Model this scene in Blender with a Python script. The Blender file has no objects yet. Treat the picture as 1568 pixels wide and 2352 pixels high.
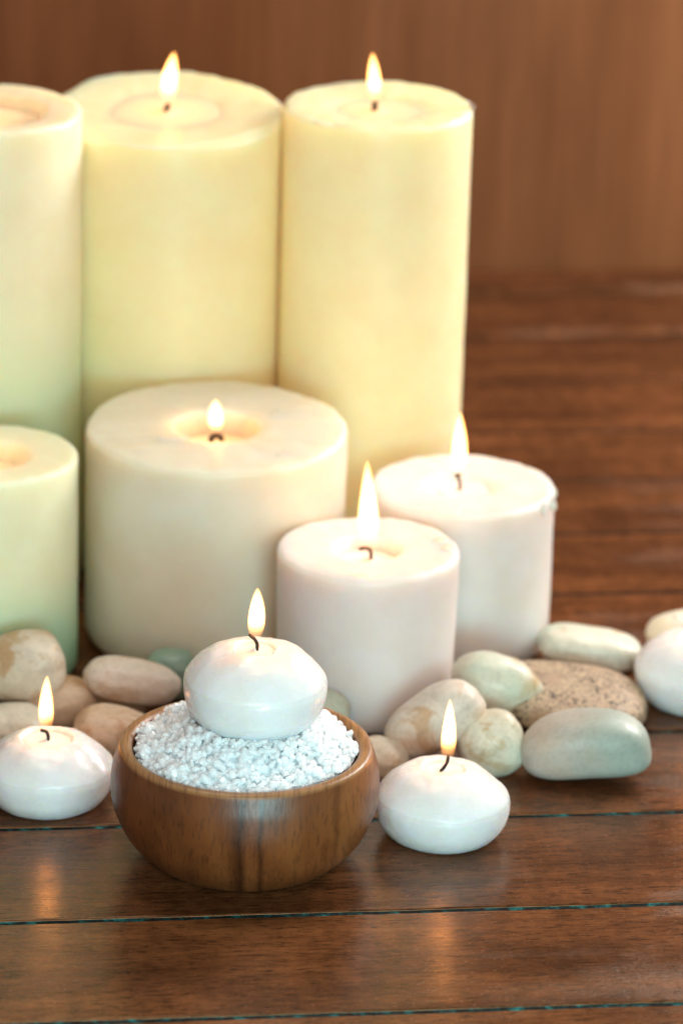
import bpy, bmesh, math, random
import numpy as np
from mathutils import Vector, Matrix, noise

S = 0.01                                    # everything below is in centimetres
scene = bpy.context.scene
col = scene.collection
random.seed(7)
rng = np.random.default_rng(7)

# ------------------------------------------------------------------ camera
PITCH, ROLL = math.radians(20.5), 0.028
CAM = Vector((0, -125.0, 59.0))
Fw = Vector((0, math.cos(PITCH), -math.sin(PITCH)))
R0, U0 = Vector((1, 0, 0)), Vector((0, math.sin(PITCH), math.cos(PITCH)))
Rt = R0 * math.cos(ROLL) + U0 * math.sin(ROLL)
Up = -R0 * math.sin(ROLL) + U0 * math.cos(ROLL)
cd = bpy.data.cameras.new('camera')
cam = bpy.data.objects.new('camera', cd); col.objects.link(cam)
cam.matrix_world = Matrix(((Rt.x, Up.x, -Fw.x, CAM.x * S), (Rt.y, Up.y, -Fw.y, CAM.y * S),
                           (Rt.z, Up.z, -Fw.z, CAM.z * S), (0, 0, 0, 1)))
cd.sensor_width = 36; cd.sensor_fit = 'AUTO'
cd.lens = 9000 / 2352 * 36
cd.clip_start = 0.05; cd.clip_end = 20
cd.dof.use_dof = True
cd.dof.focus_distance = 1.33
cd.dof.aperture_fstop = 9.0
cd.dof.aperture_blades = 0
scene.camera = cam
scene.render.resolution_x, scene.render.resolution_y = 682, 1024

# ------------------------------------------------------------------ world and lamps
w = bpy.data.worlds.new('World'); scene.world = w; w.use_nodes = True
bg = w.node_tree.nodes['Background']
bg.inputs['Color'].default_value = (1.0, 0.93, 0.86, 1)
bg.inputs['Strength'].default_value = 0.20

def area(name, loc, target, size, power, color, sy=None):
    l = bpy.data.lights.new(name, 'AREA'); l.energy = power; l.color = color
    l.shape = 'RECTANGLE' if sy else 'SQUARE'; l.size = size * S
    if sy: l.size_y = sy * S
    o = bpy.data.objects.new(name, l); col.objects.link(o)
    o.location = Vector(loc) * S
    o.rotation_euler = (Vector(target) - Vector(loc)).to_track_quat('-Z', 'Y').to_euler()
    return o
area('window_light', (50, 54, 44), (4, 14, 2), 44, 6.6, (1.0, 0.95, 0.91), 34)
area('ceiling_light', (-14, 26, 100), (0, 10, 0), 36, 2.0, (1.0, 0.96, 0.92))
area('front_fill_light', (13, -56, 15), (2, 5, 2), 30, 1.5, (0.25, 0.88, 1.0), 10)
area('room_light', (14, -112, 50), (2, 18, 7), 70, 6.8, (1.0, 0.955, 0.91))

scene.view_settings.view_transform = 'Standard'
scene.view_settings.look = 'None'
scene.view_settings.exposure = 0.27
scene.view_settings.gamma = 1
scene.cycles.use_denoising = True
scene.cycles.max_bounces = 16
scene.cycles.diffuse_bounces = 10
scene.cycles.transmission_bounces = 12
scene.cycles.sample_clamp_indirect = 6
scene.cycles.volume_step_rate = 1.0

# ------------------------------------------------------------------ helpers
def tag(o, label=None, cat=None, group=None, kind=None):
    for k, v in (('label', label), ('category', cat), ('group', group), ('kind', kind)):
        if v: o[k] = v
    return o

def empty(name, loc, label=None, cat=None, group=None):
    o = bpy.data.objects.new(name, None); col.objects.link(o)
    o.location = Vector(loc) * S; o.empty_display_size = 0.01
    return tag(o, label, cat, group)

def mesh(name, verts, faces, mat, parent=None, loc=(0, 0, 0), smooth=True):
    m = bpy.data.meshes.new(name)
    m.from_pydata([(x * S, y * S, z * S) for x, y, z in verts], [], faces)
    bm = bmesh.new(); bm.from_mesh(m)
    bmesh.ops.recalc_face_normals(bm, faces=bm.faces)
    bm.to_mesh(m); bm.free()
    if smooth: m.polygons.foreach_set('use_smooth', [True] * len(m.polygons))
    m.materials.append(mat)
    o = bpy.data.objects.new(name, m); col.objects.link(o)
    o.location = Vector(loc) * S
    if parent: o.parent = parent
    return o

def lathe(profile, n=96, fn=None):
    """closed lathe: profile (r, z) from bottom centre to top centre; first and last rings close to a pole"""
    v, f = [], []
    k = len(profile)
    for i, (r, z) in enumerate(profile):
        for j in range(n):
            a = 2 * math.pi * j / n
            p = (r * math.cos(a), r * math.sin(a), z)
            v.append(fn(p, r, a, i) if fn else p)
    for i in range(k - 1):
        for j in range(n):
            j2 = (j + 1) % n
            f.append((i * n + j, i * n + j2, (i + 1) * n + j2, (i + 1) * n + j))
    c0 = len(v); v.append(tuple(np.mean(v[0:n], axis=0)))
    c1 = len(v); v.append(tuple(np.mean(v[(k - 1) * n:k * n], axis=0)))
    for j in range(n):
        j2 = (j + 1) % n
        f.append((c0, j2, j)); f.append((c1, (k - 1) * n + j, (k - 1) * n + j2))
    return v, f

def smooth_profile(pts, per=6):
    """Catmull-Rom through the points"""
    out = []
    P = [pts[0]] + list(pts) + [pts[-1]]
    for i in range(1, len(P) - 2):
        p0, p1, p2, p3 = (np.array(P[i + d], float) for d in (-1, 0, 1, 2))
        for s in range(per):
            t = s / per
            q = 0.5 * ((2 * p1) + (-p0 + p2) * t + (2 * p0 - 5 * p1 + 4 * p2 - p3) * t * t + (-p0 + 3 * p1 - 3 * p2 + p3) * t ** 3)
            out.append((max(float(q[0]), 0.002), float(q[1])))
    out.append(tuple(pts[-1]))
    return out

def tube(path, rad, n=10):
    v, f = [], []
    P = [Vector(p) for p in path]
    for i, p in enumerate(P):
        d = (P[min(i + 1, len(P) - 1)] - P[max(i - 1, 0)]).normalized()
        a = d.cross(Vector((0.3, 1, 0.1))).normalized(); b = d.cross(a)
        r = rad[i] if isinstance(rad, (list, tuple)) else rad
        for j in range(n):
            t = 2 * math.pi * j / n
            q = p + (a * math.cos(t) + b * math.sin(t)) * r * (1 + 0.22 * noise.noise(p * 9 + Vector((j * 2.1, 0, 0))))
            v.append(tuple(q))
    k = len(P)
    for i in range(k - 1):
        for j in range(n):
            f.append((i * n + j, i * n + (j + 1) % n, (i + 1) * n + (j + 1) % n, (i + 1) * n + j))
    f.append(tuple(range(n))); f.append(tuple((k - 1) * n + j for j in range(n)))
    return v, f

def bez(pts, n=16):
    pr = [(p[0], p[1], p[2]) for p in pts]
    P = [pr[0]] + pr + [pr[-1]]; out = []
    for i in range(1, len(P) - 2):
        p0, p1, p2, p3 = (Vector(P[i + d]) for d in (-1, 0, 1, 2))
        for s in range(n // (len(pts) - 1)):
            t = s / (n // (len(pts) - 1))
            out.append(0.5 * ((2 * p1) + (p2 - p0) * t + (2 * p0 - 5 * p1 + 4 * p2 - p3) * t * t + (-p0 + 3 * p1 - 3 * p2 + p3) * t ** 3))
    out.append(Vector(pr[-1]))
    return out

class NT:
    def __init__(s, name):
        s.m = bpy.data.materials.new(name); s.m.use_nodes = True
        s.t = s.m.node_tree; s.b = s.t.nodes['Principled BSDF']; s.out = s.t.nodes['Material Output']
    def n(s, kind, **kw):
        nd = s.t.nodes.new(kind)
        for k, v in kw.items():
            if k in nd.inputs: nd.inputs[k].default_value = v
            else: setattr(nd, k, v)
        return nd
    def l(s, a, b): s.t.links.new(a, b)
    def coord(s, scale=(1, 1, 1), rnd=False, rot=(0, 0, 0)):
        tc = s.n('ShaderNodeTexCoord'); mp = s.n('ShaderNodeMapping')
        mp.inputs['Scale'].default_value = scale; mp.inputs['Rotation'].default_value = rot
        if rnd:
            oi = s.n('ShaderNodeObjectInfo'); ad = s.n('ShaderNodeVectorMath', operation='MULTIPLY_ADD')
            cx = s.n('ShaderNodeCombineXYZ')
            for i in range(3): s.l(oi.outputs['Random'], cx.inputs[i])
            s.l(cx.outputs[0], ad.inputs[0]); ad.inputs[1].default_value = (3.7, 9.1, 5.3); s.l(tc.outputs['Object'], ad.inputs[2])
            s.l(ad.outputs[0], mp.inputs['Vector'])
        else: s.l(tc.outputs['Object'], mp.inputs['Vector'])
        return mp.outputs[0]
    def noise(s, vec, scale=1.0, detail=4, rough=0.55, dist=0.0):
        nd = s.n('ShaderNodeTexNoise', Scale=scale, Detail=detail, Roughness=rough, Distortion=dist)
        s.l(vec, nd.inputs['Vector']); return nd.outputs['Fac']
    def ramp(s, fac, stops):
        r = s.n('ShaderNodeValToRGB'); e = r.color_ramp.elements
        while len(e) < len(stops): e.new(0.5)
        for i, (p, c) in enumerate(stops):
            e[i].position = p; e[i].color = (*c, 1) if len(c) == 3 else c
        s.l(fac, r.inputs[0]); return r.outputs[0]
    def mix(s, fac, a, b, mode='MIX'):
        m = s.n('ShaderNodeMix', data_type='RGBA', blend_type=mode)
        for sock, val in ((m.inputs[0], fac), (m.inputs[6], a), (m.inputs[7], b)):
            if hasattr(val, 'is_output'): s.l(val, sock)
            elif isinstance(val, (int, float)): sock.default_value = val
            else: sock.default_value = (*val, 1)
        return m.outputs[2]
    def bump(s, fac, strength, dist, prev=None):
        b = s.n('ShaderNodeBump', Strength=strength, Distance=dist); s.l(fac, b.inputs['Height'])
        if prev: s.l(prev, b.inputs['Normal'])
        return b.outputs[0]
    def g(v): return (v, v, v)

def gy(v): return (v, v, v)

# ------------------------------------------------------------------ materials
def wax_mat(name, c, c2=None, scale=0.9, rough=0.42, rad=(1.0, 0.62, 0.34), foot_cast=None, z0=1.0, z1=9.0):
    """foot: coloured light cast painted into the wax towards the base, between heights z0 and z1"""
    k = NT(name); b = k.b
    co = k.coord()
    f = k.noise(co, 55, 5, 0.6)
    c2 = c2 or tuple(x * y for x, y in zip(c, (0.96, 0.94, 0.90)))
    cc = k.ramp(f, [(0.35, c2), (0.62, c)])
    if foot_cast:
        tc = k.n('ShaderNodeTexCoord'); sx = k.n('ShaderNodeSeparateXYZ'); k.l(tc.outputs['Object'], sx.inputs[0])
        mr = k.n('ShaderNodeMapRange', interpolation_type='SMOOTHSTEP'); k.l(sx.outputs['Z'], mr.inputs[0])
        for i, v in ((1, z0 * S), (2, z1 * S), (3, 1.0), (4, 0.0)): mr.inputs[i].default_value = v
        cc = k.mix(mr.outputs[0], cc, foot_cast)  # green cast of cyan light and toning, painted into the wax colour
    k.l(cc, b.inputs['Base Color'])
    b.inputs['Subsurface Weight'].default_value = 1.0
    b.inputs['Subsurface Radius'].default_value = rad
    b.inputs['Subsurface Scale'].default_value = scale * S
    b.inputs['IOR'].default_value = 1.44
    k.l(k.ramp(k.noise(co, 160, 5, 0.65), [(0.36, gy(rough - 0.13)), (0.66, gy(rough + 0.14))]), b.inputs['Roughness'])
    n1 = k.bump(k.noise(co, 90, 4, 0.6), 0.22, 0.0011)
    n2 = k.bump(k.noise(co, 700, 3, 0.6), 0.10, 0.0003, n1)
    k.l(n2, b.inputs['Normal'])
    return k.m

def pool_mat(name, c):
    k = NT(name); b = k.b
    b.inputs['Base Color'].default_value = (*c, 1)
    b.inputs['Roughness'].default_value = 0.08
    co = k.coord(); k.l(k.bump(k.noise(co, 120, 2, 0.5), 0.08, 0.0006), b.inputs['Normal'])
    return k.m

def wick_mat():
    k = NT('charred_wick'); co = k.coord()
    k.l(k.ramp(k.noise(co, 900, 3), [(0.35, (0.006, 0.004, 0.003)), (0.7, (0.045, 0.02, 0.010))]), k.b.inputs['Base Color'])
    k.b.inputs['Roughness'].default_value = 0.85
    k.l(k.bump(k.noise(co, 1500, 2), 0.8, 0.0003), k.b.inputs['Normal'])
    return k.m

FLAME_COLOR = (1.0, 0.40, 0.11)
def flame_mat():
    k = NT('flame_glow'); k.t.nodes.remove(k.b)
    tc = k.n('ShaderNodeTexCoord'); sx = k.n('ShaderNodeSeparateXYZ'); k.l(tc.outputs['Object'], sx.inputs[0])
    st = k.ramp(sx.outputs['Z'], [(0.03, gy(0.0)), (0.12, gy(0.015)), (0.25, gy(0.12)), (0.42, gy(1.0)), (1.0, gy(0.9))])
    mu = k.n('ShaderNodeMath', operation='MULTIPLY'); k.l(st, mu.inputs[0]); mu.inputs[1].default_value = 2000
    em = k.n('ShaderNodeEmission'); em.inputs['Color'].default_value = (*FLAME_COLOR, 1)
    k.l(mu.outputs[0], em.inputs['Strength']); k.l(em.outputs[0], k.out.inputs['Volume'])
    k.m.cycles.homogeneous_volume = False
    k.m.cycles.volume_step_rate = 0.6
    return k.m

def plank_mat():
    k = NT('table_wood'); b = k.b
    v1 = k.coord((6, 75, 75), True); v2 = k.coord((110, 560, 560), True); v3 = k.coord((22, 34, 34), True)
    a = k.noise(v1, 1.0, 6, 0.62, 0.4); f = k.noise(v2, 1.0, 6, 0.72); m = k.noise(v3, 1.0, 4, 0.6)
    c = k.ramp(a, [(0.28, (0.066, 0.022, 0.008)), (0.5, (0.125, 0.043, 0.015)), (0.72, (0.195, 0.069, 0.024))])
    c = k.mix(0.55, c, k.ramp(f, [(0.36, gy(0.30)), (0.50, gy(0.95)), (0.66, gy(1.3))]), 'MULTIPLY')
    c = k.mix(0.8, c, k.ramp(m, [(0.3, gy(0.55)), (0.65, gy(1.2))]), 'MULTIPLY')
    po = k.noise(k.coord((170, 1000, 1000), True), 1.0, 3, 0.7)
    c = k.mix(0.85, c, k.ramp(po, [(0.36, gy(0.22)), (0.46, gy(1.0))]), 'MULTIPLY')
    lf = k.noise(k.coord((150, 60, 60), True), 1.0, 3, 0.6)
    c = k.mix(0.5, c, k.ramp(lf, [(0.35, gy(0.62)), (0.62, gy(1.2))]), 'MULTIPLY')
    oi = k.n('ShaderNodeObjectInfo')
    c = k.mix(0.5, c, k.ramp(oi.outputs['Random'], [(0, (0.8, 0.78, 0.78)), (1, (1.25, 1.2, 1.15))]), 'MULTIPLY')
    k.l(c, b.inputs['Base Color'])
    v4 = k.coord((560, 1150, 1150), True)
    gr = k.noise(v4, 1.0, 3, 0.7)
    k.l(k.ramp(gr, [(0.3, gy(0.16)), (0.7, gy(0.29))]), b.inputs['Roughness'])
    b.inputs['Specular IOR Level'].default_value = 0.5
    b.inputs['Specular Tint'].default_value = (1.0, 0.58, 0.32, 1)
    n1 = k.bump(k.noise(k.coord((34, 620, 620), True), 1.0, 4, 0.6), 0.36, 0.00034)
    pit = k.mix(k.ramp(k.noise(k.coord((14, 40, 40), True), 1.0, 3), [(0.50, gy(0.10)), (0.68, gy(1.0))]), gy(0.5), k.ramp(gr, [(0.35, gy(0.0)), (0.7, gy(1.0))]))
    tc = k.n('ShaderNodeTexCoord'); sx = k.n('ShaderNodeSeparateXYZ'); k.l(tc.outputs['Object'], sx.inputs[0])
    mr = k.n('ShaderNodeMapRange'); k.l(sx.outputs['X'], mr.inputs[0])
    for i, v in ((1, 0.03), (2, 0.13), (3, 0.25), (4, 1.0)): mr.inputs[i].default_value = v
    pit = k.mix(mr.outputs[0], gy(0.5), pit)
    n2 = k.bump(pit, 0.55, 0.0005, n1)
    k.l(n2, b.inputs['Normal'])
    return k.m

def wall_mat():
    k = NT('wall_wood'); b = k.b
    v1 = k.coord((34, 34, 4.5)); v2 = k.coord((240, 240, 9)); v3 = k.coord((7, 7, 2.5))
    c = k.ramp(k.noise(v1, 1.0, 5, 0.6, 0.3), [(0.28, (0.16, 0.056, 0.017)), (0.5, (0.21, 0.078, 0.026)), (0.72, (0.26, 0.101, 0.037))])
    c = k.mix(0.35, c, k.ramp(k.noise(v2, 1.0, 3), [(0.3, gy(0.6)), (0.7, gy(1.25))]), 'MULTIPLY')
    c = k.mix(0.5, c, k.ramp(k.noise(v3, 1.0, 3), [(0.3, (0.85, 0.78, 0.7)), (0.7, (1.15, 1.12, 1.1))]), 'MULTIPLY')
    k.l(c, b.inputs['Base Color'])
    b.inputs['Roughness'].default_value = 0.55
    b.inputs['Specular IOR Level'].default_value = 0.25
    return k.m

def underlay_mat():
    k = NT('joint_teal'); b = k.b  # teal mottling in the front joints, near black further back
    co = k.coord((1, 1, 1)); f = k.noise(co, 170, 5, 0.7)
    tc = k.n('ShaderNodeTexCoord'); sx = k.n('ShaderNodeSeparateXYZ'); k.l(tc.outputs['Object'], sx.inputs[0])
    mr = k.n('ShaderNodeMapRange'); k.l(sx.outputs['Y'], mr.inputs[0])
    for i, v in ((1, 0.06), (2, 0.14), (3, 1.0), (4, 0.0)): mr.inputs[i].default_value = v
    cm = k.n('ShaderNodeMix', data_type='RGBA')
    k.l(k.ramp(f, [(0.42, (0.007, 0.008, 0.008)), (0.53, (0.008, 0.03, 0.03)), (0.62, (0.012, 0.16, 0.155)), (0.76, (0.08, 0.30, 0.28))]), cm.inputs[7]); k.l(mr.outputs[0], cm.inputs[0]); cm.inputs[6].default_value = (0.006, 0.005, 0.004, 1)
    k.l(cm.outputs[2], b.inputs['Base Color'])
    b.inputs['Roughness'].default_value = 0.85
    b.inputs['Specular IOR Level'].default_value = 0.1
    k.l(k.bump(k.noise(co, 900, 4, 0.7), 0.8, 0.001), b.inputs['Normal'])
    return k.m

def bowl_mat():
    k = NT('acacia_wood'); b = k.b
    v1 = k.coord((42, 8, 9), rot=(0, 0.12, 0.10)); v2 = k.coord((900, 60, 190), rot=(0, 0.35, 0.1)); v3 = k.coord((45, 30, 40))
    a = k.noise(v1, 1.0, 4, 0.55, 0.3)
    c = k.ramp(a, [(0.30, (0.105, 0.029, 0.008)), (0.5, (0.175, 0.050, 0.013)), (0.7, (0.25, 0.083, 0.023))])
    c = k.mix(0.6, c, k.ramp(k.noise(v2, 1.0, 4, 0.65), [(0.34, gy(0.42)), (0.48, gy(1.0)), (0.7, gy(1.1))]), 'MULTIPLY')
    c = k.mix(0.6, c, k.ramp(k.noise(v3, 1.0, 3), [(0.3, gy(0.62)), (0.65, gy(1.15))]), 'MULTIPLY')
    # two dark heartwood bands that run down the front
    tc = k.n('ShaderNodeTexCoord'); sx = k.n('ShaderNodeSeparateXYZ'); k.l(tc.outputs['Object'], sx.inputs[0])
    wob = k.n('ShaderNodeMath', operation='MULTIPLY_ADD'); k.l(k.noise(k.coord((40, 40, 60)), 1.0, 3), wob.inputs[0]); wob.inputs[1].default_value = 0.0030; k.l(sx.outputs['X'], wob.inputs[2])
    sh = k.n('ShaderNodeMath', operation='MULTIPLY_ADD'); k.l(wob.outputs[0], sh.inputs[0]); sh.inputs[1].default_value = 10.0; sh.inputs[2].default_value = 0.5
    d = gy(1.0); q = (0.16, 0.15, 0.17); h = (0.45, 0.42, 0.42)
    x = lambda cm: 0.5 + 0.1 * cm + 0.015
    st = [(x(-0.5), d), (x(-0.16), h), (x(0.0), q), (x(0.10), h), (x(0.25), (0.85, 0.8, 0.8)), (x(0.52), (0.8, 0.75, 0.75)), (x(0.68), (0.22, 0.2, 0.22)), (x(0.82), (0.75, 0.7, 0.7)), (x(1.3), d), (x(3.0), d), (x(3.2), (0.6, 0.55, 0.5)), (x(3.32), d)]
    c = k.mix(0.9, c, k.ramp(sh.outputs[0], st), 'MULTIPLY')
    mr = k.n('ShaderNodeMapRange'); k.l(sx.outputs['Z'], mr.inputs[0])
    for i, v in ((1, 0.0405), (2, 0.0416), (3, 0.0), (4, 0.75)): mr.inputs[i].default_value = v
    c = k.mix(mr.outputs[0], c, k.ramp(k.noise(v2, 1.0, 4, 0.65), [(0.34, (0.22, 0.09, 0.028)), (0.55, (0.40, 0.19, 0.07))]))  # paler rim: the light falling on it is painted into the wood
    k.l(c, b.inputs['Base Color'])
    k.l(k.ramp(k.noise(v2, 1.0, 3), [(0.3, gy(0.42)), (0.7, gy(0.32))]), b.inputs['Roughness'])
    k.l(k.bump(k.noise(v2, 1.0, 4, 0.65), 0.18, 0.0004), b.inputs['Normal'])
    return k.m

def salt_mat():
    k = NT('salt_crystal'); b = k.b
    b.inputs['Base Color'].default_value = (0.83, 0.88, 0.895, 1)
    b.inputs['Subsurface Weight'].default_value = 1.0
    b.inputs['Subsurface Radius'].default_value = (0.85, 0.95, 1.0)
    b.inputs['Subsurface Scale'].default_value = 0.5 * S
    b.inputs['Roughness'].default_value = 0.15
    b.inputs['IOR'].default_value = 1.54
    return k.m

def stone_mat(name, base, vein, spot=None, speck=0.0, rough=0.42, vs=45, vthr=0.52, flank=None):
    k = NT(name); b = k.b
    co = k.coord(rnd=True)
    f = k.noise(co, vs, 6, 0.66, 0.85)
    c = k.ramp(f, [(0.36, tuple(x * 0.86 for x in base)), (vthr - 0.01, base), (vthr + 0.09, vein)])
    if spot:
        c = k.mix(k.ramp(k.noise(co, vs * 0.7, 3, 0.5, 0.3), [(0.5, gy(0.0)), (0.64, gy(0.95))]), c, spot)
    if flank:
        tc = k.n('ShaderNodeTexCoord'); sx = k.n('ShaderNodeSeparateXYZ'); k.l(tc.outputs['Object'], sx.inputs[0])
        ma = k.n('ShaderNodeMath', operation='MULTIPLY_ADD'); k.l(k.noise(co, 60, 4), ma.inputs[0]); ma.inputs[1].default_value = 0.022; k.l(sx.outputs['X'], ma.inputs[2])
        mr = k.n('ShaderNodeMapRange', interpolation_type='SMOOTHSTEP'); k.l(ma.outputs[0], mr.inputs[0])
        for i, v in ((1, 0.002), (2, 0.022), (3, 0.0), (4, 0.9)): mr.inputs[i].default_value = v
        c = k.mix(mr.outputs[0], c, flank)
    if speck:
        s1 = k.ramp(k.noise(co, 640, 3, 0.75), [(0.49, gy(0)), (0.58, gy(1))])
        s2 = k.ramp(k.noise(co, 60, 3, 0.5), [(0.28, gy(0)), (0.52, gy(speck))])
        mm = k.n('ShaderNodeMath', operation='MULTIPLY'); k.l(s1, mm.inputs[0]); k.l(s2, mm.inputs[1])
        c = k.mix(mm.outputs[0], c, (0.035, 0.024, 0.018))
    c = k.mix(0.6, c, k.ramp(k.noise(co, 520, 4, 0.75), [(0.34, gy(0.78)), (0.55, gy(1.04))]), 'MULTIPLY')
    c = k.mix(0.5, c, k.ramp(k.noise(co, 22, 3, 0.6), [(0.3, (0.78, 0.69, 0.56)), (0.6, gy(1.08))]), 'MULTIPLY')
    k.l(c, b.inputs['Base Color'])
    b.inputs['Subsurface Weight'].default_value = 0.25
    b.inputs['Subsurface Radius'].default_value = (1, 0.7, 0.5)
    b.inputs['Subsurface Scale'].default_value = 0.2 * S
    k.l(k.ramp(k.noise(co, 120, 4), [(0.3, gy(rough - 0.1)), (0.7, gy(rough + 0.14))]), b.inputs['Roughness'])
    n1 = k.bump(k.noise(co, 60, 3), 0.25, 0.0012)
    k.l(k.bump(k.noise(co, 650, 3, 0.7), 0.15 + speck * 0.5, 0.0004, n1), b.inputs['Normal'])
    return k.m

WICK, FLAME = wick_mat(), flame_mat()
W_IVORY = wax_mat('ivory_wax', (0.96, 0.82, 0.49), scale=2.6)
W_IVORY2 = wax_mat('pale_ivory_wax', (0.93, 0.82, 0.57), scale=2.2, foot_cast=(0.70, 0.78, 0.50), z0=6.0, z1=16.0)
W_GREEN_CAST = wax_mat('green_cast_wax', (0.90, 0.86, 0.60), scale=1.6, foot_cast=(0.36, 0.66, 0.42), z0=0.0, z1=5.6)  # cream wax; the green low down is a painted light cast
W_CREAM = wax_mat('cream_wax', (0.78, 0.71, 0.565), scale=1.8)
W_ROSE = wax_mat('rosy_white_wax', (0.78, 0.70, 0.665), scale=1.5)
W_WHITE = wax_mat('white_wax', (0.78, 0.73, 0.685), scale=1.5)
W_DRIP = wax_mat('drip_wax', (0.80, 0.76, 0.71), scale=0.02)
W_CHIP = wax_mat('chipped_wax', (0.80, 0.74, 0.62), scale=0.02, rough=0.3)
W_FLOAT = wax_mat('floating_wax', (0.81, 0.79, 0.785), rough=0.26, scale=0.9)
POOL_W = pool_mat('melted_white_wax', (0.86, 0.79, 0.75))
POOL_I = pool_mat('melted_ivory_wax', (0.93, 0.80, 0.52))

# ------------------------------------------------------------------ table and wall (structure)
YAW = math.radians(7.3)
table = empty('table_top', (0, 0, 0)); table.rotation_euler.z = YAW
tag(table, kind='structure')
PM = plank_mat()
joints = [-34.4, -27.3, -20.2, -13.0, -5.82, 1.5, 8.63, 15.6, 22.6, 29.5, 36.1, 42.5, 49.7, 56.3, 62.6, 66.2]
U_0, U_1 = -70, 50
def make_plank(v0, v1, seed, bev=0.07, lift=0.0):
    gap, nu = 0.13, 240
    W = v1 - v0 - 2 * gap
    rows = []
    for i in range(nu + 1):
        u = U_0 + (U_1 - U_0) * i / nu
        ja = 0.045 * noise.noise(Vector((u * 0.35, seed, 0))) + 0.028 * noise.noise(Vector((u * 1.7, seed, 3)))
        jb = 0.045 * noise.noise(Vector((u * 0.35, seed, 7))) + 0.028 * noise.noise(Vector((u * 1.7, seed, 9)))
        a, b = -W / 2 + ja, W / 2 + jb
        rows.append([(u, a, -1.6), (u, a, -bev), (u, a + bev * 0.35, -bev * 0.3), (u, a + bev, 0.0), (u, b - bev, 0.0), (u, b - bev * 0.35, -bev * 0.3), (u, b, -bev), (u, b, -1.6)])
    v = [p for r in rows for p in r]; f = []
    for i in range(nu):
        for j in range(7):
            f.append((i * 8 + j, i * 8 + j + 1, (i + 1) * 8 + j + 1, (i + 1) * 8 + j))
        f.append((i * 8 + 7, i * 8, (i + 1) * 8, (i + 1) * 8 + 7))
    f.append(tuple(range(8))); f.append(tuple(nu * 8 + j for j in range(8)))
    o = mesh('plank', v, f, PM, table, (0, (v0 + v1) / 2, lift))
    for p in o.data.polygons:
        if abs(p.normal.z) > 0.999 and p.area > (S * S * 0.8): p.use_smooth = False
    return o
for i in range(len(joints) - 1): make_plank(joints[i], joints[i + 1], i * 11.3, *((0.7, 0.55) if i == len(joints) - 2 else (0.6, 0.30) if i == len(joints) - 3 else ()))
def box(x0, x1, y0, y1, z0, z1):
    v = [(x, y, z) for z in (z0, z1) for y in (y0, y1) for x in (x0, x1)]
    return v, [(0, 2, 3, 1), (4, 5, 7, 6), (0, 1, 5, 4), (2, 6, 7, 3), (0, 4, 6, 2), (1, 3, 7, 5)]
v, f = box(U_0 + 0.5, U_1 - 0.5, -34, 66, -3.2, -0.055)
# the joint filler sits just under the plank edges
mesh('joint_filler', v, f, underlay_mat(), table, smooth=False)
bpy.data.objects['joint_filler'].location = (0, 0, 0)
v, f = box(U_0 - 4, U_1 + 4, 0, 2.0, -3.0, 62)
wall = mesh('wall', v, f, wall_mat(), None, smooth=False)
wall.rotation_euler.z = YAW
wall.location = Vector((-math.sin(YAW) * 66.4, math.cos(YAW) * 66.4, 0)) * S
tag(wall, kind='structure')

# ------------------------------------------------------------------ candles
def flame(parent, base, tip, width, e=0.5, bend=0.0, power=0.004):
    """teardrop of glowing gas: local z runs 0..1 from wick to tip"""
    n, k = 20, 26
    width *= 0.9
    L = tip[2] - base[2]; v, f = [], []
    for i in range(k):
        t = i / (k - 1)
        r = 0.5 * max(math.sin(math.pi * min(t ** e, 1.0)), 0.0) ** 0.72
        r = max(r, 0.004)
        ox = ((tip[0] - base[0]) * t ** 1.4 + bend * math.sin(math.pi * t)) / width
        oy = (tip[1] - base[1]) * t / width
        for j in range(n):
            a = 2 * math.pi * j / n
            v.append((ox + r * math.cos(a), oy + r * math.sin(a), t))
    for i in range(k - 1):
        for j in range(n):
            f.append((i * n + j, i * n + (j + 1) % n, (i + 1) * n + (j + 1) % n, (i + 1) * n + j))
    f.append(tuple(range(n))); f.append(tuple((k - 1) * n + j for j in range(n)))
    o = mesh('flame', [(x / S, y / S, z / S) for x, y, z in v], f, FLAME, parent, base)
    o.scale = (width * S, width * S, L * S)
    l = bpy.data.lights.new('flame_light', 'POINT'); l.energy = power; l.color = (1.0, 0.34, 0.065)
    l.shadow_soft_size = 0.2 * S
    lo = bpy.data.objects.new('flame_light', l); col.objects.link(lo); lo.parent = parent
    lo.location = Vector((base[0] + (tip[0] - base[0]) * 0.4, base[1], base[2] + L * 0.48)) * S
    return o

def wick(parent, pts, r=0.065):
    path = bez(pts, 18)
    rad = [r * (1.0 if i < len(path) - 2 else 0.8) for i in range(len(path))]
    v, f = tube(path, rad)
    return mesh('wick', v, f, WICK, parent)

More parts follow.
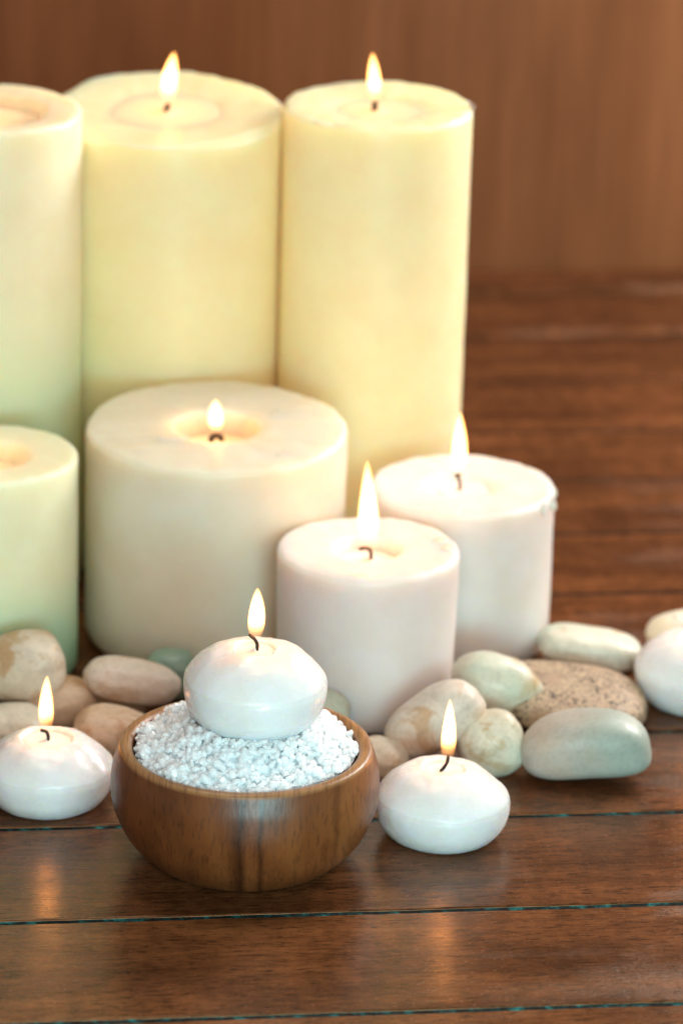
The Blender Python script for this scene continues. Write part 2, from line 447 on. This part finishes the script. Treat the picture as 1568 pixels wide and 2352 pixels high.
def pillar(loc, r, h, mat, pool_r, pool_d, level, label, seed, pool_m, tilt=0.0, rim=0.18, wob=0.05, rb=None, dish=0.06, soft=0.5, rag=0.07, roundb=0.25):
    """r, h: radius and height; pool_r, pool_d: the burnt hollow; level: height of the molten wax over the hollow's floor"""
    root = empty('pillar_candle', (loc[0], loc[1], 0.0), label, 'candle', 'pillar candles standing on the wooden table')
    rb = rb or r
    pts = [(0.01, 0.0), (rb * 0.5, 0.0), (rb - roundb, 0.0), (rb - roundb * 0.3, roundb * 0.3), (rb, roundb)]
    ns = 16
    for i in range(1, ns): pts.append((rb + (r - rb) * i / ns, roundb + (h - rim - roundb) * i / ns))
    for i in range(0, 6):
        a = math.pi / 2 * i / 5
        pts.append((r - rim + rim * math.cos(a), h - rim + rim * math.sin(a)))
    for i in range(1, 6):
        t = i / 6
        pts.append((r - rim + (pool_r + soft * 0.5 - (r - rim)) * t, h - dish * t))
    for i in range(0, 9):
        a = i / 8; s = a * a * (3 - 2 * a)
        pts.append((pool_r + soft * 0.5 - soft * a, h - dish - pool_d * s))
    for t in (0.8, 0.55, 0.3, 0.1): pts.append(((pool_r - soft * 0.5) * t, h - dish - pool_d))
    def fn(p, rr, a, i):
        x, y, z = p
        if z < 0.4 * roundb: return p
        wt = max(0.0, min(1.0, (z - h * 0.55) / (h * 0.45))) ** 3
        d = Vector((math.cos(a), math.sin(a), 0))
        q = Vector((x, y, z)) * 0.6 + Vector((seed, seed * 1.7, 0))
        k = 1 + (0.006 + wob * 0.12 * wt) * noise.noise(q) + wob * 0.05 * wt * noise.noise(q * 4)
        if rr < pool_r + soft: k += rag * noise.noise(d * 1.6 + Vector((seed, 0, 5)))
        top = wt * wob * (1.6 * noise.noise(d * 1.3 + Vector((seed, 3, 1))) + 0.7 * noise.noise(d * 4.5 + Vector((seed, 8, 1))) + 1.2 * noise.noise(q * 2.5) + 1.3 * noise.noise(q * 6) * (rr > r * 0.8)) if rr > pool_r * 0.9 else 0.0
        return (x * k, y * k, z + top + tilt * y * wt)
    v, f = lathe(pts, 112, fn)
    mesh('wax_body', v, f, mat, root)
    zl = h - dish - pool_d + level
    rl = pool_r + 0.04
    def fl(p, rr, a, i):
        x, y, z = p
        k = 1 + rag * noise.noise(Vector((math.cos(a), math.sin(a), 0)) * 1.6 + Vector((seed, 0, 5)))
        return (x * k, y * k, z + tilt * y)
    v, f = lathe([(0.01, zl - 0.10), (rl * 0.6, zl - 0.10), (rl * 0.93, zl - 0.08), (rl, zl - 0.02), (rl * 0.98, zl), (rl * 0.7, zl - 0.015), (rl * 0.3, zl - 0.015), (0.10, zl + 0.01), (0.05, zl + 0.05)], 64, fl)
    mesh('melted_wax', v, f, pool_m, root)
    return root, zl

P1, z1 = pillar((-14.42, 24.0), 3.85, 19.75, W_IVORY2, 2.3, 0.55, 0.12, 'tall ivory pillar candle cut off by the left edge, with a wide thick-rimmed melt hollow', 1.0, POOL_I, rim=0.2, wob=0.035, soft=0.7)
wick(P1, [(0, 0, z1 - 0.05), (0.03, 0, z1 + 0.3), (-0.1, 0, z1 + 0.55)])
flame(P1, (0, 0, z1 + 0.25), (0.05, 0, z1 + 2.9), 0.75)

P2, z2 = pillar((-7.45, 28.55), 4.74, 18.8, W_IVORY, 2.5, 0.20, 0.06, 'widest tall ivory pillar candle, in the back row between two others, ragged rim', 2.3, POOL_I, tilt=0.075, rim=0.30, wob=0.028, soft=2.2, rag=0.13)
wick(P2, [(-0.05, 0, z2 - 0.05), (-0.03, 0, z2 + 0.18), (0.07, 0, z2 + 0.34)], 0.11)
flame(P2, (0.0, 0, z2 + 0.10), (0.24, 0, z2 + 2.5), 0.74, 0.85, -0.03)

P3, z3 = pillar((1.01, 27.5), 3.78, 19.4, W_IVORY, 1.9, 0.25, 0.07, 'tall narrow ivory pillar candle, rightmost of the back row, with short straight wick', 3.1, POOL_I, rim=0.2, wob=0.032, soft=1.7, rag=0.2, tilt=0.01)
wick(P3, [(-0.13, 0, z3 - 0.05), (-0.13, 0, z3 + 0.15), (-0.13, 0, z3 + 0.40)], 0.12)
flame(P3, (-0.13, 0, z3 + 0.12), (-0.29, 0, z3 + 2.4), 0.60, 0.85)

P4, z4 = pillar((-4.93, 18.53), 5.07, 8.8, W_CREAM, 1.55, 1.0, 0.15, 'broad low cream pillar candle with deep hollow and tiny flame, behind the bowl', 4.7, POOL_I, rim=0.26, wob=0.045, soft=0.35, tilt=0.03, roundb=0.55)
wick(P4, [(-0.22, 0, z4 - 0.05), (-0.20, 0, z4 + 0.32), (-0.05, 0, z4 + 0.46), (0.16, 0.05, z4 + 0.40), (0.20, 0.05, z4 + 0.22)], 0.11)
flame(P4, (-0.03, 0, z4 + 0.42), (-0.05, 0, z4 + 1.95), 0.68, 0.95)

P5, z5 = pillar((1.05, 12.28), 3.43, 6.3, W_ROSE, 1.12, 0.55, 0.12, 'short rosy white pillar candle with long flame and hooked wick, nearest the bowl', 5.9, POOL_W, rim=0.26, wob=0.03, soft=0.5, rb=3.32)
wick(P5, [(0.10, 0, z5 - 0.05), (0.10, 0, z5 + 0.22), (0.02, 0, z5 + 0.42), (-0.18, -0.05, z5 + 0.46), (-0.36, -0.08, z5 + 0.42)], 0.07)
flame(P5, (0.0, 0, z5 + 0.10), (-0.15, 0, z5 + 3.95), 0.90, 0.55)

P6, z6 = pillar((4.72, 18.92), 3.59, 6.5, W_WHITE, 1.2, 0.25, 0.06, 'short white pillar candle with dripped rim, right of the group by the stones', 6.6, POOL_W, rim=0.22, wob=0.035, soft=0.9)
wick(P6, [(-0.14, 0, z6 - 0.05), (-0.13, 0, z6 + 0.28), (-0.2, 0, z6 + 0.52), (-0.32, 0, z6 + 0.62), (-0.08, 0, z6 + 0.66)], 0.065)
flame(P6, (-0.17, 0, z6 + 0.25), (-0.24, 0, z6 + 3.25), 0.68, 0.8)

def chip(parent, x, y, z, lx, ly, h_, a, seed):
    n = 9; v = []; f = []
    for lv, (zz, k_) in enumerate(((-0.06, 1.1), (h_ * 0.25, 1.0), (h_ * 0.6, 0.75))):
        for j in range(n):
            t = 2 * math.pi * j / n
            m = k_ * (1 + 0.30 * noise.noise(Vector((seed, j * 1.7, 0))))
            px, py = lx * m * math.cos(t), ly * m * math.sin(t)
            v.append((px * math.cos(a) - py * math.sin(a), px * math.sin(a) + py * math.cos(a), zz + 0.02 * noise.noise(Vector((seed, j, 5)))))
    for lv in range(2):
        for j in range(n): f.append((lv * n + j, lv * n + (j + 1) % n, (lv + 1) * n + (j + 1) % n, (lv + 1) * n + j))
    f.append(tuple(range(n))); f.append(tuple(2 * n + j for j in range(n)))
    return mesh('wax_chip', v, f, W_CHIP, parent, (x, y, z), smooth=True)
for x_, y_, lx_, ly_, h_, a_ in ((-1.75, -1.5, 0.6, 0.32, 0.04, 0.1), (0.85, -3.8, 0.4, 0.22, 0.05, -0.2), (2.35, 1.5, 0.5, 0.3, 0.06, 0.8), (-2.9, -3.1, 0.4, 0.16, 0.06, -0.6), (2.7, -2.7, 0.4, 0.2, 0.05, 0.9)):
    chip(P4, x_, y_, 8.8 - 0.05 + 0.03 * y_, lx_, ly_, h_, a_, x_ * 3.1)
for x_, y_, lx_, ly_, h_, a_ in ((2.75, 0.9, 0.4, 0.28, 0.12, 0.8), (2.95, 0.1, 0.22, 0.35, 0.10, 0.1), (-0.4, -2.9, 0.5, 0.14, 0.05, 0.1)):
    chip(P5, x_, y_, 6.3 - 0.03, lx_, ly_, h_, a_, x_ * 2.3)
for a_, dz_, r_, l_ in ((-0.30, -0.30, 0.10, 0.30), (-0.12, -0.62, 0.085, 0.22), (-0.55, -0.22, 0.09, 0.36), (-0.02, -0.22, 0.07, 0.2)):
    dv, df = lathe(smooth_profile([(0.01, -l_), (r_ * 0.8, -l_ * 0.75), (r_, -l_ * 0.4), (r_ * 0.75, l_ * 0.4), (0.01, l_)], 4), 16)
    mesh('wax_drip', dv, df, W_DRIP, P6, (3.60 * math.cos(a_), 3.60 * math.sin(a_), 6.5 + dz_))

P7, z7 = pillar((-13.5, 15.0), 3.45, 8.65, W_GREEN_CAST, 1.35, 0.75, 0.15, 'shorter cream pillar candle at the left edge, green light cast painted low on it', 7.7, POOL_I, rim=0.24, wob=0.03, soft=0.9)
wick(P7, [(-0.3, 0, z7 - 0.05), (-0.3, 0, z7 + 0.3), (-0.4, 0, z7 + 0.5)])
flame(P7, (-0.45, 0, z7 + 0.2), (-0.5, 0, z7 + 2.6), 0.6)

# wax drips and chips on the pillars are bodies of the same wax
def floating(loc, r, h, label, seed, lit=True, rbase=0.77, mat=W_FLOAT, pool=0.85, slump=0.0, edge=0.57):
    root = empty('floating_candle', loc, label, 'candle', 'small domed floating candles')
    pr = smooth_profile([(0.01, 0.0), (r * rbase * 0.75, 0.0), (r * rbase, 0.07), (r * 0.925, h * 0.20), (r * 0.985, h * 0.37), (r * 1.0, h * 0.50), (r * 0.99, h * edge), (r * 0.965, h * (edge + 0.065)), (r * 0.81, h * 0.80), (r * 0.60, h * 0.935), (pool + 0.12, h * 0.99), (pool, h), (pool - 0.08, h - 0.08), (pool * 0.75, h - 0.20), (0.1, h - 0.22)], 5)
    def fn(p, rr, a, i):
        x, y, z = p
        if z < 0.03: return p
        d = Vector((math.cos(a), math.sin(a), 0))
        q = Vector((x, y, z)) * 0.8 + Vector((seed, seed * 2.1, 0))
        k = 1 + 0.020 * noise.noise(q) + 0.009 * noise.noise(q * 3.3)
        k *= 1 + 0.02 * noise.noise(d * 1.2 + Vector((seed, 1, 2)))
        if rr < pool * 1.25 and z > h * 0.8: k *= 1 + 0.10 * noise.noise(d * 1.8 + Vector((seed, 4, 4)))
        return (x * k, y * k, z + (0.10 * noise.noise(q * 1.3) + 0.03 * noise.noise(q * 4) + slump * x / r) * min(1, z / h))
    v, f = lathe(pr, 96, fn)
    mesh('wax_body', v, f, mat, root)
    zl = h - 0.10
    def fl(p, rr, a, i):
        x, y, z = p
        k = 1 + 0.10 * noise.noise(Vector((math.cos(a), math.sin(a), 0)) * 1.8 + Vector((seed, 4, 4)))
        return (x * k, y * k, z + slump * x / r)
    rl = pool - 0.05
    v, f = lathe([(0.01, zl - 0.10), (rl * 0.8, zl - 0.10), (rl, zl - 0.02), (rl * 0.97, zl + 0.005), (rl * 0.7, zl), (0.16, zl), (0.10, zl + 0.03), (0.07, zl + 0.10)], 64, fl)
    mesh('melted_wax', v, f, POOL_W, root)
    return root, zl

F1, y1 = floating((-2.80, -1.35, 5.0), 2.47, 2.75, 'domed white floating candle sitting on the salt in the wooden bowl', 1.5, pool=0.75, slump=-0.04)
wick(F1, [(0.06, -0.05, y1), (0.05, -0.05, y1 + 0.25), (-0.04, -0.05, y1 + 0.42), (-0.22, -0.08, y1 + 0.6)], 0.06)
flame(F1, (-0.03, 0, y1 + 0.20), (0.03, 0, y1 + 2.30), 0.66, 0.85, 0.03)

F2, y2 = floating((-10.22, 2.54, 0.0), 2.36, 2.45, 'white floating candle on the table left of the wooden bowl', 3.5, pool=0.95)
wick(F2, [(0.04, -0.05, y2), (0.04, -0.05, y2 + 0.22), (-0.05, -0.08, y2 + 0.38), (-0.24, -0.1, y2 + 0.42)], 0.062)
flame(F2, (-0.02, 0, y2 + 0.15), (0.0, 0, y2 + 2.5), 0.60, 0.72, -0.025)

F3, y3 = floating((3.82, 0.66, 0.0), 2.36, 2.55, 'white floating candle on the table touching the right side of the wooden bowl', 5.2, pool=0.8, slump=-0.06)
wick(F3, [(-0.1, -0.1, y3), (0.02, -0.08, y3 + 0.16), (0.12, -0.05, y3 + 0.32), (0.15, -0.05, y3 + 0.62)], 0.06)
flame(F3, (0.12, 0, y3 + 0.22), (0.14, 0, y3 + 2.75), 0.60, 0.66, 0.02)

F4, y4 = floating((13.75, 13.3, 0.0), 2.42, 2.6, 'white floating candle cut off by the right edge, beside the flat stones', 7.2, pool=0.8)
wick(F4, [(0.0, 0, y4), (0.0, 0, y4 + 0.25), (0.12, 0, y4 + 0.45)])
flame(F4, (0.1, 0, y4 + 0.2), (0.12, 0, y4 + 2.5), 0.55, 0.5)

F5, y5 = floating((14.0, 18.3, 0.0), 1.9, 1.4, 'unlit cream floating candle behind the white one at the right edge', 9.2, mat=W_CREAM, pool=0.6)
wick(F5, [(-0.75, 0, y5 - 0.1), (-0.75, 0, y5 + 0.1), (-0.78, 0, y5 + 0.22)], 0.08).data.materials[0] = W_CREAM

# ------------------------------------------------------------------ bowl and salt
bowl = empty('wooden_bowl', (-3.06, -1.46, 0.0), 'round turned wooden bowl with dark heartwood bands, filled with salt', 'bowl')
BM = bowl_mat()
prof = smooth_profile([(0.01, 0.0), (2.3, 0.0), (2.98, 0.03), (3.46, 0.30), (4.10, 1.0), (4.5, 1.85), (4.64, 2.55), (4.60, 3.3), (4.44, 3.9), (4.36, 4.12), (4.28, 4.20),
                       (4.12, 4.22), (3.98, 4.17), (3.88, 4.02), (3.86, 3.4), (3.75, 2.4), (3.2, 1.4), (2.0, 0.8), (0.05, 0.7)], 5)
v, f = lathe(prof, 128)
mesh('bowl_wall', v, f, BM, bowl)

def mound(x, y):
    r = math.hypot(x, y)
    t = min(max((r - 1.5) / 2.4, 0), 1); s = t * t * (3 - 2 * t)
    z = 5.12 + (4.14 - 5.12) * s
    z += 0.22 * noise.noise(Vector((x * 0.9, y * 0.9, 3))) * (0.4 + s)
    z += 0.30 * math.exp(-((x - 2.05) ** 2 + (y - 1.9) ** 2) / 0.5) + 0.25 * math.exp(-((x + 2.3) ** 2 + (y - 1.9) ** 2) / 0.6)
    return z

def crystal_protos(n):
    out = []
    bm = bmesh.new(); bmesh.ops.create_icosphere(bm, subdivisions=2, radius=1.0)
    bm.verts.ensure_lookup_table()
    base = np.array([v.co[:] for v in bm.verts]); faces = np.array([[v.index for v in fc.verts] for fc in bm.faces]); bm.free()
    for i in range(n):
        p = base * np.array([1.15, rng.uniform(0.7, 1.1), rng.uniform(0.55, 0.95)])
        for _ in range(11):
            d = rng.normal(size=3); d /= np.linalg.norm(d); lim = rng.uniform(0.44, 0.64)
            s = p @ d; p = p - np.maximum(s - lim, 0)[:, None] * d
        out.append(p)
    return out, faces
protos, cf = crystal_protos(14)
V, Fc, off = [], [], 0
def rot(): 
    q = rng.normal(size=4); q /= np.linalg.norm(q); a, b, c, d = q
    return np.array([[1 - 2 * (c * c + d * d), 2 * (b * c - a * d), 2 * (b * d + a * c)], [2 * (b * c + a * d), 1 - 2 * (b * b + d * d), 2 * (c * d - a * b)], [2 * (b * d - a * c), 2 * (c * d + a * b), 1 - 2 * (b * b + c * c)]])
for i in range(3400):
    rr = 3.92 * math.sqrt(random.random()); a = random.random() * 2 * math.pi
    x, y = rr * math.cos(a), rr * math.sin(a)
    sz = random.uniform(0.10, 0.19) * (1.35 if random.random() < 0.25 else 1)
    if rr > 3.92 - sz * 0.7: continue
    if rr < 1.5: continue
    z = mound(x, y) + 0.08 - random.random() * 0.26
    p = protos[i % 14] @ rot().T * sz * np.array([1, 1, 1]) + np.array([x, y, z])
    V.append(p); Fc.append(cf + off); off += len(p)
# solid bed below the loose crystals
NB = 72; bed = []; bf = []
radii = [0.0, 0.6, 1.2, 1.8, 2.4, 2.9, 3.3, 3.6, 3.8]
for r in radii:
    for j in range(NB):
        a = 2 * math.pi * j / NB; x, y = r * math.cos(a), r * math.sin(a)
        bed.append((x, y, mound(x, y) - 0.15))
for i in range(len(radii) - 1):
    for j in range(NB):
        j2 = (j + 1) % NB
        bf.append((off + i * NB + j, off + i * NB + j2, off + (i + 1) * NB + j2)); bf.append((off + i * NB + j, off + (i + 1) * NB + j2, off + (i + 1) * NB + j))
nb = len(bed)
for j in range(NB):
    a = 2 * math.pi * j / NB; bed.append((2.6 * math.cos(a), 2.6 * math.sin(a), 1.6))
bed.append((0, 0, 1.6))
for j in range(NB):
    j2 = (j + 1) % NB; e0 = off + (len(radii) - 1) * NB
    bf += [(e0 + j, off + nb + j, e0 + j2), (e0 + j2, off + nb + j, off + nb + j2), (off + nb + j, off + nb + NB, off + nb + j2)]
V = np.concatenate(V + [np.array(bed)]); Fc = np.concatenate(Fc + [np.array(bf)])
sm = bpy.data.meshes.new('bath_salt'); sm.from_pydata((V * S).tolist(), [], Fc.tolist())
sm.materials.append(salt_mat())
salt = bpy.data.objects.new('bath_salt', sm); col.objects.link(salt); salt.location = Vector((-3.06, -1.46, 0)) * S
rm = salt.modifiers.new('fuse', 'REMESH'); rm.mode = 'VOXEL'; rm.voxel_size = 0.0135 * S; rm.use_smooth_shade = False
tag(salt, 'heap of coarse white bath salt crystals filling the wooden bowl', 'salt', kind='stuff')

# ------------------------------------------------------------------ pebbles
M_CREAM = stone_mat('cream_stone', (0.70, 0.60, 0.47), (0.52, 0.34, 0.18))
M_TAN = stone_mat('tan_stone', (0.64, 0.48, 0.34), (0.50, 0.29, 0.15))
M_GREEN = stone_mat('pale_green_stone', (0.70, 0.66, 0.53), (0.52, 0.37, 0.18), (0.57, 0.62, 0.50))
M_GREY = stone_mat('grey_green_stone', (0.47, 0.43, 0.375), (0.50, 0.42, 0.34), vs=30, flank=(0.36, 0.425, 0.37), rough=0.5)
M_SPECK = stone_mat('speckled_stone', (0.48, 0.35, 0.215), (0.38, 0.25, 0.16), speck=1.0, rough=0.6)
M_PINK = stone_mat('pinkish_stone', (0.70, 0.60, 0.50), (0.56, 0.38, 0.24), vs=35)
M_TEAL = stone_mat('teal_stone', (0.25, 0.38, 0.30), (0.28, 0.40, 0.30))

def pebble(loc, dims, ang, mat, label, seed, e=0.9, bend=0.0, bump=None, yaw=0.0, lump=0.10, taper=0.0, tip=0.0):
    bm = bmesh.new(); bmesh.ops.create_icosphere(bm, subdivisions=5, radius=1.0)
    for vt in bm.verts:
        n = vt.co.copy()
        q = 2 + (1 - e) * 6
        p = n / (abs(n.x) ** q + abs(n.y) ** q + abs(n.z) ** q) ** (1 / q)
        s = 1 + lump * noise.noise(n * 1.1 + Vector((seed, seed * 0.7, 0))) + lump * 0.35 * noise.noise(n * 2.6 + Vector((seed, 4, 1)))
        p *= s
        p.y *= 1 + taper * p.x; p.z *= 1 + taper * p.x
        if bend: p.z += bend * (1 - p.x * p.x)
        if bump:
            d = (n - Vector(bump[0]).normalized()).length
            p += Vector(bump[0]).normalized() * bump[1] * math.exp(-(d / bump[2]) ** 2)
        vt.co = Vector((p.x * dims[0], p.y * dims[1], p.z * dims[2])) * S
    me = bpy.data.meshes.new('pebble'); bm.to_mesh(me); bm.free()
    me.polygons.foreach_set('use_smooth', [True] * len(me.polygons)); me.materials.append(mat)
    o = bpy.data.objects.new('pebble', me); col.objects.link(o)
    o.location = Vector(loc) * S
    o.rotation_euler = (math.radians(tip), math.radians(ang), math.radians(yaw))
    return tag(o, label, 'pebble', 'smooth pebbles scattered round the candles')

pebble((-11.77, 9.6, 2.15), (1.62, 1.35, 1.22), -10, M_CREAM, 'big cream pebble with ochre stains lying on the other stones at the left edge', 11, e=0.86, taper=0.12)
pebble((-10.33, 9.4, 0.85), (1.39, 1.2, 0.92), 0, M_TAN, 'shadowed brown pebble behind the flame of the left floating candle', 12)
pebble((-11.9, 7.2, 0.75), (1.25, 1.2, 0.78), 0, M_GREEN, 'pale pebble with a green fleck under the big stone at the left edge', 13)
pebble((-7.66, 9.78, 1.62), (1.85, 1.05, 0.78), 8, M_PINK, 'long pinkish white pebble resting across others, left behind the wooden bowl', 14, e=0.95)
pebble((-8.11, 6.6, 0.85), (1.5, 1.25, 0.95), 5, M_TAN, 'brown pebble between the left floating candle and the wooden bowl', 15)
pebble((-6.3, 12.1, 1.0), (1.0, 0.9, 0.95), 0, M_TEAL, 'dim green pebble against the broad cream candle, mostly hidden by the long pinkish stone', 16)
pebble((-0.43, 8.6, 0.95), (0.95, 0.9, 0.92), 0, M_GREEN, 'pale green pebble peeping out over the right rim of the wooden bowl', 17)
pebble((1.69, 5.64, 0.65), (1.0, 1.1, 0.66), 10, M_CREAM, 'low cream pebble between the bowl and the tilted stone, behind the right floating candle', 18)
pebble((3.55, 6.88, 1.62), (2.0, 1.1, 1.08), -32, M_PINK, 'tilted cream pebble with rusty vein leaning up behind the right flame', 19, e=0.92, taper=0.10, lump=0.07)
pebble((5.91, 10.3, 1.75), (1.62, 1.2, 1.05), 12, M_GREEN, 'pale green pebble with a pointed knob at its right end, by the rosy white candle', 20, bump=((1, 0, -0.05), 0.13, 0.6), e=0.95)
pebble((5.68, 6.4, 1.0), (1.22, 1.2, 1.2), -20, M_GREEN, 'rounded pale green pebble wedged between the tilted stone and the grey bean shaped one', 21)
pebble((8.85, 11.2, 0.82), (2.9, 2.75, 0.80), 6, M_SPECK, 'large flat tan stone with dark speckles, behind the grey bean shaped one', 23, lump=0.06)
pebble((9.82, 16.4, 0.78), (2.05, 1.2, 0.68), 8, M_GREEN, 'flat oval greenish pebble behind the speckled stone, beside the short white pillar', 24, e=0.85)
pebble((9.13, 5.87, 1.05), (2.36, 1.4, 1.15), -6, M_GREY, 'grey green bean shaped pebble, frontmost of the stones on the right', 25, e=0.87, bend=0.26, lump=0.04)
